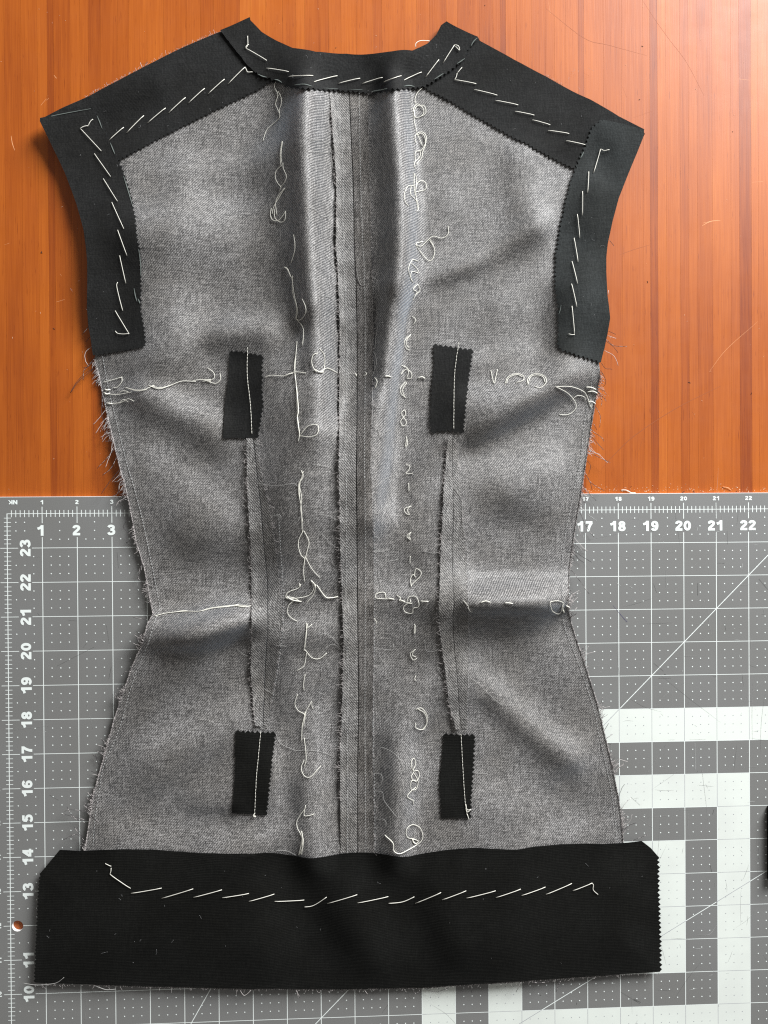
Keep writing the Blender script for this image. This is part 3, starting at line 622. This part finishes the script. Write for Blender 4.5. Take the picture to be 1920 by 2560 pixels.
# greenish chalk / fusible marks along the facing edges
def chalk(parent, n, off, *seg, w_=.018):
    for a in seg:
        P = catmull(K(n, *a), 5); Q = on_cloth(P, off); tp = w_*np.sin(np.linspace(.3, 2.85, len(Q)))
        V, Fc = tube(Q, tp, 5, .25); put('chalk_mark', V, Fc, CHALK, parent, True)
chalk(Lar, 1, .064, (266,767,400,739,588,704), w_=.013); chalk(Lar, 1, .064, (628,750,645,790,662,835), (714,925,730,965,745,1000), (800,1140,825,1220,862,1345))
chalk(Lar, 4, .064, (868,312,876,360,888,400), (898,60,910,150,912,240), (893,380,902,400,905,412))
chalk(Nk, 2, .106, (485,441,540,437,582,447), (640,456,715,461), (765,462,842,466), (885,475,930,468,970,459), (1055,447,1085,443,1112,449), (1212,413,1240,395,1262,380), (1330,332,1352,318,1372,303), (1402,242,1418,215,1438,196), (300,384,325,396,345,400), (385,411,405,416,425,428))
chalk(Rar, 6, .080, (467,375,460,410,452,430), w_=.01); chalk(Rar, 3, .084, (598,875,588,895,578,912), w_=.02)
# ------------------------------------------------------------------ tailor's tacks and thread ends on the wool
def tacks(n, off, r, lst, name='tack_thread', m=THREAD):
    for a in lst: thread(name, K(n, *a), gm, off, r, m, arch=.02, n=7)
R1 = .0092
tacks(13, .014, R1, [(475,125,455,170,465,230,500,300,470,420,490,480,525,570,510,620,430,690,350,770,300,910),(500,250,540,330,545,420,520,500,522,590),(555,910,530,1080,540,1240),(560,915,540,1090,550,1200),(550,1230,480,1300,465,1390,500,1470,540,1520,520,1560),
 (565,1195,570,1270,610,1370,590,1450,530,1520),(590,1525,500,1680,440,1790,425,1870),(590,1525,500,1640,470,1740,485,1880),(412,1790,400,1880,430,1950,500,1960,560,1900,600,1830),(450,1800,460,1920,530,1980,590,1950,602,1830)])
tacks(14, .014, R1, [(580,90,500,160,460,250,470,310),(470,500,450,440,440,380,490,320,560,370,575,430,540,480,470,500),(450,480,455,400,490,345,580,345,605,420,580,460,530,485),(445,400,450,550,470,620,480,690),(480,700,510,760,560,870),
 (470,830,460,750,500,700,560,690,605,740,600,830,540,930,480,940,460,980,470,1100),(480,1110,550,1020,560,950,598,850,585,750,540,705,490,730),(520,930,535,980,500,1040,460,1080,450,1130,465,1165),(440,1220,480,1300,470,1480,500,1730),
 (450,1230,450,1440,490,1600,505,1700,480,1730),(475,1420,500,1350,560,1330,605,1370,600,1440,540,1460,470,1475),(440,1390,370,1400,320,1500,330,1600,375,1660),(410,1400,400,1500,440,1550,490,1600),
 (895,1920,900,2010,870,2060,800,2085,700,2060,620,2120,540,2190,465,2165)])
tacks(5, .014, R1, [(485,-28,492,20,490,60,473,118),(1190,0,1215,45,1212,85,1195,108,1170,95,1120,25,1155,8),(1130,110,1100,105,1080,150,1090,190,1100,215),(1095,120,1125,150,1128,170,1098,165,1092,200,1105,218),(1130,228,1105,255,1125,270,1115,290,1105,315),
 (1130,230,1140,260,1118,285,1108,305),(1100,395,1118,415,1105,440),(1095,487,1062,520,1065,555,1085,573),(1092,492,1070,522,1072,545,1085,560),(1045,650,1075,665,1080,690,1070,715),(1040,695,1070,670,1095,690,1095,715,1072,718),
 (1065,735,1038,770,1045,800,1068,818),(1072,740,1050,775,1060,810),(1060,880,1045,900,1070,945,1055,965,1040,940,1065,905,1062,882),(1070,1020,1076,1055,1066,1070,1070,1030),(1068,1165,1088,1172,1080,1195,1068,1210,1102,1210),(1082,1260,1083,1305),
 (437,140,455,150,470,190,478,195),(480,185,482,280,500,345,497,410),(475,190,490,290,505,360,500,410),(497,410,520,415,545,385,548,350,530,305),(500,410,535,460,532,548),(495,600,490,660,497,730),
 (503,525,497,600,492,690,500,760,505,900,515,1000,510,1045),(335,712,370,702,440,705,490,685,550,690),(515,1015,570,1020,608,1005,610,960,560,965,520,1010),(620,562,645,600,645,660,630,680,600,680,580,640,585,600,610,585),(630,683,660,665,715,690),
 (525,1195,535,1225,515,1270,518,1340),(535,1200,525,1240,512,1265,510,1330),(745,660,765,685,785,690,732,697),(905,712,918,735,908,768)])
tacks(5, .014, .017, [(500,760,510,880,505,920,515,1000),(437,140,455,155,470,190),(960,707,975,706,990,710),(1132,715,1150,710,1166,718),(803,693,810,700,808,708),(850,706,862,698,860,684),(440,705,460,696,480,690),(597,672,620,685,640,685)])
tacks(8, .014, R1, [(520,-5,515,80,525,140,530,265),(512,20,527,90,522,150,533,220),(535,262,510,320,520,380,545,410),(540,265,565,320,555,370,545,410),(545,395,537,470,543,530),(545,395,580,460,622,507),(515,535,510,560,460,580,445,605,470,615,560,600,590,560,580,525),
 (522,540,518,558),(600,540,590,590,550,640),(495,620,460,650,455,690,475,715,505,733),(520,632,490,612,450,605),(550,740,553,800,540,870,545,885),(558,745,548,810,545,870),(580,748,555,770),(545,880,580,920,620,925,657,897),(553,890,540,960,500,990),
 (545,1008,537,1060,540,1092),(505,1112,492,1160,510,1195,542,1217,530,1270,527,1335),(540,1215,577,1150,580,1170,587,1187),(1082,18,1083,60),(1095,135,1060,150,1070,175,1088,178),(1090,135,1075,155,1085,175),(1095,270,1072,290,1092,312),(1092,273,1082,290,1092,306),
 (1090,395,1088,415,1090,433),(1110,495,1120,460,1145,475,1140,500,1100,540,1095,550,1092,510,1105,490,1118,505),(965,615,955,582,915,590,912,610,940,615,1005,618),(1020,597,1040,610,1035,625,1085,635,1090,620),(1072,630,1085,605,1120,605,1135,640,1128,660,1105,665,1100,690,1065,685,1055,660,1075,642,1100,640),
 (1113,748,1110,780,1113,795,1118,765,1112,748),(1118,878,1090,900,1105,932,1124,925),(1112,880,1100,905,1120,918),(1118,1015,1113,1030,1120,1040),(1118,1190,1150,1183,1180,1230,1160,1290,1120,1285,1118,1260),(1130,1187,1165,1210,1175,1260,1150,1297),
 (0,680,60,662,180,648,262,655),(90,662,150,655,200,652,240,658),(903,718,915,735,912,748),(1390,660,1400,680,1413,685),(1365,625,1392,655)])
tacks(8, .014, .0165, [(605,545,650,605,680,610,715,605),(575,522,590,535,600,560),(1145,628,1165,629,1183,630),(1455,636,1480,627,1505,634),(1582,637,1600,637,1622,641),(975,613,1005,618),(1035,620,1060,630),(450,605,480,622,525,630)])
tacks(11, .014, R1, [(545,40,530,120,527,195),(550,35,536,120),(540,175,548,240,550,290,540,325),(540,290,525,330,540,370,570,378,600,350,627,320),(547,525,540,575,565,577,592,570),(545,540,505,600,505,640,520,670,535,720,525,785),(525,660,537,720,515,785),(530,690,520,750,510,785),
 (1100,345,1095,300,1110,280,1117,310,1105,345,1130,345,1137,370,1120,400,1095,380,1110,350),(1110,360,1130,400,1120,440,1095,440,1095,400,1120,395),(1120,430,1090,455,1075,480,1105,500,1105,520),(1112,720,1100,700,1130,708,1120,722,1105,712),
 (1110,700,1075,690,1070,650,1100,625,1140,640,1155,690,1130,725,1105,715,1110,700,1130,712)])
tacks(11, .014, .0145, [(958,680,1000,720,1005,760,1035,775,1080,755,1125,730),(527,660,533,700,528,745)])
tacks(4, .014, R1, [(670,922,720,910,790,888),(790,888,790,920,760,955,735,955),(810,955,880,972,940,968,1000,940),(820,960,890,978,950,970),(960,940,1030,965,1100,945,1180,915,1270,918),(975,945,1040,958,1110,940,1140,930),(1240,915,1300,905,1365,905),(1310,918,1340,912,1365,917),
 (1345,828,1385,860,1388,895,1340,922),(1425,865,1430,900,1400,930,1340,915),(670,990,720,1000,780,1000,850,985),(775,985,800,978,830,982),(690,1060,780,1055,830,1030,868,1045),(775,1055,800,1035,830,1048)])
tacks(4, .010, .019, [(682,968,695,973,712,970),(678,990,692,1000,706,996),(695,1058,730,1062)])
tacks(6, .014, R1, [(62,750,80,825,90,790,100,745),(145,828,160,790,210,770,250,785,245,810,205,822),(152,826,165,795,210,776,243,788),(270,828,280,790,320,770,370,785,380,820,350,850,315,843),(275,835,290,790,325,778,362,790,374,820),(435,845,520,845,590,870,615,900,640,970),
 (435,845,500,880,545,930,550,970,510,1005,455,1005),(520,930,560,897,600,905,605,925),(645,940,640,972)])
tacks(6, .010, .017, [(612,848,640,850,668,862),(620,875,650,872,676,884),(622,935,640,930,665,943)])
tacks(7, .014, .012, [(1000,882,1080,862,1200,850,1290,850,1380,830,1480,820,1545,805),(1100,862,1190,846,1220,852),(1520,812,1580,822,1635,812),(1370,832,1420,824,1500,815)])
tacks(9, .014, R1, [(250,820,250,790,300,783,335,800,325,820,340,862),(250,815,262,850,300,868,318,850,325,820),(330,810,327,840,335,860)]); tacks(9, .010, .02, [(353,816,362,820,372,826),(330,840,336,860)])
fz = .0042
tacks(13, .03, fz, [(810,800,870,840,930,900),(930,900,880,960,890,1030,940,1050,1150,1060,1200,1030,1232,930),(940,900,1050,890,1150,950,1200,1040,1210,1150,1225,1280,1230,1400),(1200,1050,1300,1110,1325,1200,1280,1330,1230,1420,1215,1480),(900,1770,1000,1820,1080,1900,1180,1890,1230,1820,1250,1770)], 'fuzz_thread', FINE)
tacks(5, .02, fz, [(265,1255,400,1275,480,1262,515,1285),(950,425,925,440,912,500,905,560,880,580,905,640,900,700),(1020,1215,960,1240,900,1290),(935,170,905,200,900,290),(900,300,935,285),(640,60,690,130,710,160),(620,290,680,300,705,350),(580,1163,640,1170,680,1180,690,1200),(860,540,900,580,915,640,890,720,895,800,900,860,960,868),
 (920,960,935,1020,950,1000,990,985),(890,960,930,990,925,1020),(280,1040,300,1060),(700,560,712,640),(695,680,720,720),(735,1000,770,960),(1345,1010,1360,1040),(1320,1270,1345,1327),(885,820,895,900,888,960),(810,140,825,220,850,240,880,190),(1370,1095,1400,1160,1415,1170),(400,0,402,2)], 'fuzz_thread', FINE)
tacks(5, .02, .006, [(800,20,805,160,820,220,850,240,885,190,900,100,890,20,870,0)], 'fuzz_thread', YARND)
tacks(8, .02, fz, [(435,270,500,220,520,190),(620,175,680,190,715,220),(632,278,680,330,715,355),(700,340,680,400,700,445,722,430),(900,170,930,170,990,110),(980,130,945,190,940,260,930,300,905,290),(900,372,960,375,965,420,950,440),(900,365,985,362),(1155,365,1200,378,1248,376),(960,425,1030,410),
 (615,808,650,795,700,830,740,890),(640,880,690,850,735,885),(900,880,940,875,1000,880,1003,850),(905,940,930,915,945,940,925,970,905,960),(1000,1020,950,1040,915,1100),(1165,830,1175,885,1220,885,1250,860),(1405,1028,1450,1060,1520,1130,1570,1170),(290,1060,340,1085,380,1112),(190,875,230,905,262,915),
 (390,860,420,858,448,862),(380,748,410,745,412,790),(605,1095,650,1115),(240,110,218,125,225,135,245,125),(232,300,235,320,250,322),(395,180,420,195,410,180,365,190),(250,1240,285,1245),(300,1275,330,1265,350,1280,310,1290),(1270,1040,1230,970,1255,985),(1360,100,1365,250,1385,310),(1310,30,1340,70,1362,112)], 'fuzz_thread', FINE)
tacks(11, .01, fz, [(395,160,420,205,500,240,540,238,620,245,685,270),(915,265,940,225,1000,250,1040,290,1050,340,1010,400,990,440),(895,360,940,365,940,410,910,430),(905,455,945,455,955,500,1000,560,1020,585),(920,600,950,595,965,615,960,640),(390,758,450,760,500,785),(700,770,690,755,655,775),(690,705,720,698),(1420,358,1490,360)], 'fuzz_thread', FINE)
tacks(14, .01, fz, [(660,2090,690,2150,710,2212)], 'fuzz_thread', THREAD)
thread('tack_thread', K(2,1118,245,1120,225,1145,212,1190,212), gm, -.02, R1)
thread('loose_thread', K(10,150,1705,240,1716,340,1708,380,1695,415,1668), gm, .055, .0055, FINE); thread('loose_thread', K(10,530,1712,600,1715,640,1730,690,1746,750,1744), gm, .0, .0065, FINE)
# ------------------------------------------------------------------ frayed edges
fd, fl = MB(), MB()
def yarn(px, r=.0065, off=0.0, m=None):
    P = catmull(px, 5); Q = on_cloth(P, off)
    Q[:,2] += .03*np.sin(np.linspace(0, 2.4, len(Q)))
    k = len(Q); ph = random.random()*6
    if m is None: m = random.random()*.8+(.1 if random.random() < .5 else 0)
    a = Q.copy(); t_ = np.arange(k)*1.6+ph; a[:,0] += .003*np.sin(t_); a[:,1] += .003*np.cos(t_)
    b_ = Q.copy(); b_[:,0] -= .003*np.sin(t_); b_[:,1] -= .003*np.cos(t_)
    if m < .45: fd.add(*tube(a, r*.8, 4)); fl.add(*tube(b_, r*.5, 4))
    elif m < .82: fl.add(*tube(a, r*.7, 4))
    else: fd.add(*tube(a, r*.75, 4))
def frays(edge, out, f, dens):
    """f(y) -> (direction in degrees below the outward axis, mean length)"""
    L_ = np.r_[0, np.cumsum(np.hypot(*np.diff(edge, axis=0).T))]; s = 0
    while s < L_[-1]:
        x_, y_ = np.interp(s, L_, edge[:,0]), np.interp(s, L_, edge[:,1]); ang, ln = f(y_)
        clump = max(0, math.sin(s*.045)+.35*math.sin(s*.13+1))
        l = ln*(.25+clump*random.expovariate(1.2)); l = min(l, ln*3.0)
        a = math.radians(ang+random.gauss(0, 13)); c_ = random.gauss(0, .25)*l
        d = np.array([out*math.cos(a), math.sin(a)]); n_ = np.array([-d[1], d[0]])
        p0 = np.array([x_-out*2, y_]); yarn(np.array([p0, p0+d*l*.5+n_*c_*.6, p0+d*l+n_*c_*.2]), .0058)
        s += random.uniform(.6, 1.4)/dens
frays(Lside, -1, lambda y: (48, 12) if y < 1300 else ((35, 7) if y < 1500 else (-32, 9)), 1.05)
frays(Rside, 1, lambda y: (42, 12) if y < 1240 else ((38, 8) if y < 1500 else (-50, 13)), 1.0)
for n_, lst in ((4, [(600,685,555,730,555,780,570,810),(620,825,560,860,500,920,455,995),(622,822,565,870,505,925,460,990),(610,770,570,820,545,850,540,910),(660,990,665,1060,672,1090),(685,1100,640,1160,605,1197),(690,1150,650,1210,620,1255),(718,1250,685,1270,650,1288),(745,1350,690,1420,630,1480),
      (755,1410,720,1480,665,1525),(730,1290,722,1380),(775,1490,710,1570,655,1650),(575,560,535,612),(590,620,560,660),(612,765,575,820,540,830),(735,1340,705,1420,685,1475),(780,1560,765,1640,735,1659),(800,1590,770,1640),(665,1010,660,1130,690,1190)]),
    (6, [(740,525,780,545),(735,550,783,568),(725,570,770,610,845,613),(722,580,765,615,793,650),(715,635,770,670,795,725),(700,710,720,740,760,745),(695,750,720,800,720,830,705,848),(675,870,700,920,695,960),(640,1095,700,1140,713,1160),(640,1130,710,1210),(625,1200,660,1240,748,1282),(615,1270,635,1300,625,1350),
      (605,1340,640,1400,715,1445),(665,960,690,1010,688,1080),(655,1060,672,1095),(745,0,770,35),(740,290,735,318),(610,1350,630,1390,645,1440),(625,1210,680,1235,735,1285)]),
    (7, [(820,110,770,140,755,170),(850,230,800,300,840,350,885,400),(860,310,850,380,820,408),(900,440,920,560,890,640),(910,560,900,640,990,690),(865,890,950,905),(790,1265,820,1240,845,1238),(845,130,800,130,755,165)]),
    (9, [(430,190,480,300,530,370),(430,300,445,360),(400,370,450,430,488,460),(385,450,460,500,515,533),(370,570,420,630,500,740),(375,710,390,740,415,758),(455,30,500,90,545,135),(400,380,430,440,485,460),(370,885,420,825),(365,900,395,875,415,868),(390,460,430,510,465,535)]),
    (10, [(640,663,560,595,460,580,420,590),(550,665,480,630,435,560),(555,800,500,740,410,775),(545,780,500,690),(560,650,480,625,400,605),(555,790,540,770,480,690),(640,290,618,222),(665,270,600,225),(640,350,590,330),(640,360,600,350),(630,390,590,370),(700,180,655,120)]),
    (12, [(690,500,710,440,728,415),(705,590,730,540,768,505),(715,720,760,680,800,665),(770,785,830,760,875,743),(640,300,690,255,748,270),(590,80,625,20),(610,120,650,90),(640,160,620,150),(660,360,678,320),(325,1680,300,1710,285,1760),(60,1697,25,1760),(700,600,715,590),(240,1696,170,1700,120,1694)]),
    (11, [(205,1478,230,1508,265,1482),(495,1480,520,1522),(500,1478,510,1520),(850,1480,868,1502),(1095,1470,1120,1500,1140,1478),(1160,1472,1220,1490,1290,1468),(1405,1468,1408,1495),(1470,1415,1490,1450),(720,1475,740,1492)]),
    (1, [(925,445,918,430,911,408),(940,440,950,410,962,405)])):
    for a in lst: yarn(K(n_, *a), .0082, m=random.choice([.2,.2,.6,.9]))
# fuzzy cut edges: seam allowances, dart allowances, shoulder seam, hem
def fuzz(edge, out, ln, dens, off, spread=50, base=25):
    L_ = np.r_[0, np.cumsum(np.hypot(*np.diff(edge, axis=0).T))]; s = 0
    while s < L_[-1]:
        p = np.array([np.interp(s, L_, edge[:,0]), np.interp(s, L_, edge[:,1])]); a = math.radians(base+random.gauss(0, spread))
        l = min(random.expovariate(1)*ln, ln*3.2); d = np.array([out[0]*math.cos(a)-out[1]*math.sin(a), out[0]*math.sin(a)+out[1]*math.cos(a)])
        yarn(np.array([p-np.array(out)*1.5, p+d*l*.6, p+d*l+rng.normal(0, l*.3, 2)]), .0032, off, random.choice([.6,.6,.6,.9])); s += random.expovariate(dens)
fuzz(TL[1:-1], (-1,0), 5.0, .5, .10); fuzz(TR, (1,0), 4.5, .3, .06); fuzz(dl, (-1,0), 5, .5, .07); fuzz(el, (-1,0), 5, .5, .07); fuzz(dr, (1,0), 4.5, .3, .05); fuzz(er, (1,0), 4.5, .25, .05)
fuzz(Lsh_out[2:], (-.45,-.9), 2.6, .5, .0, 40, 0); fuzz(hem_bot, (0,1), 3.0, .2, .0, 40, 0); fuzz(K(3,380,438,440,475,480,492), (.5,-.8), 2.5, .5, 0, 40, 0)
lf = MB()
for n_, (x0, y0, x1, y1), zo in ((32, (90,2150,1640,2430), .062), (14, (230,220,560,330), .04), (14, (640,90,1130,200), .085), (14, (1210,160,1480,330), .04), (10, (150,350,300,850), .062), (14, (1410,400,1510,880), .062), (70, (330,450,1400,2050), .012)):
    for _ in range(n_):
        q = np.array([random.uniform(x0, x1), random.uniform(y0, y1)]); a = random.uniform(0, 6.28); l = random.expovariate(.45)+.8; c_ = random.gauss(0, .4)*l
        d = np.array([math.cos(a), math.sin(a)]); w_ = np.array([-d[1], d[0]])
        Q = on_cloth(catmull(np.array([q-d*l, q+w_*c_, q+d*l]), 3), zo); lf.add(*tube(Q, .0016, 4))
lf.put('lint_fibres', FUZZ, gm, True, 'stuff')
fd.put('dark_frayed_yarns', YARND, gm, True, 'stuff'); fl.put('light_frayed_yarns', YARNL, gm, True, 'stuff')
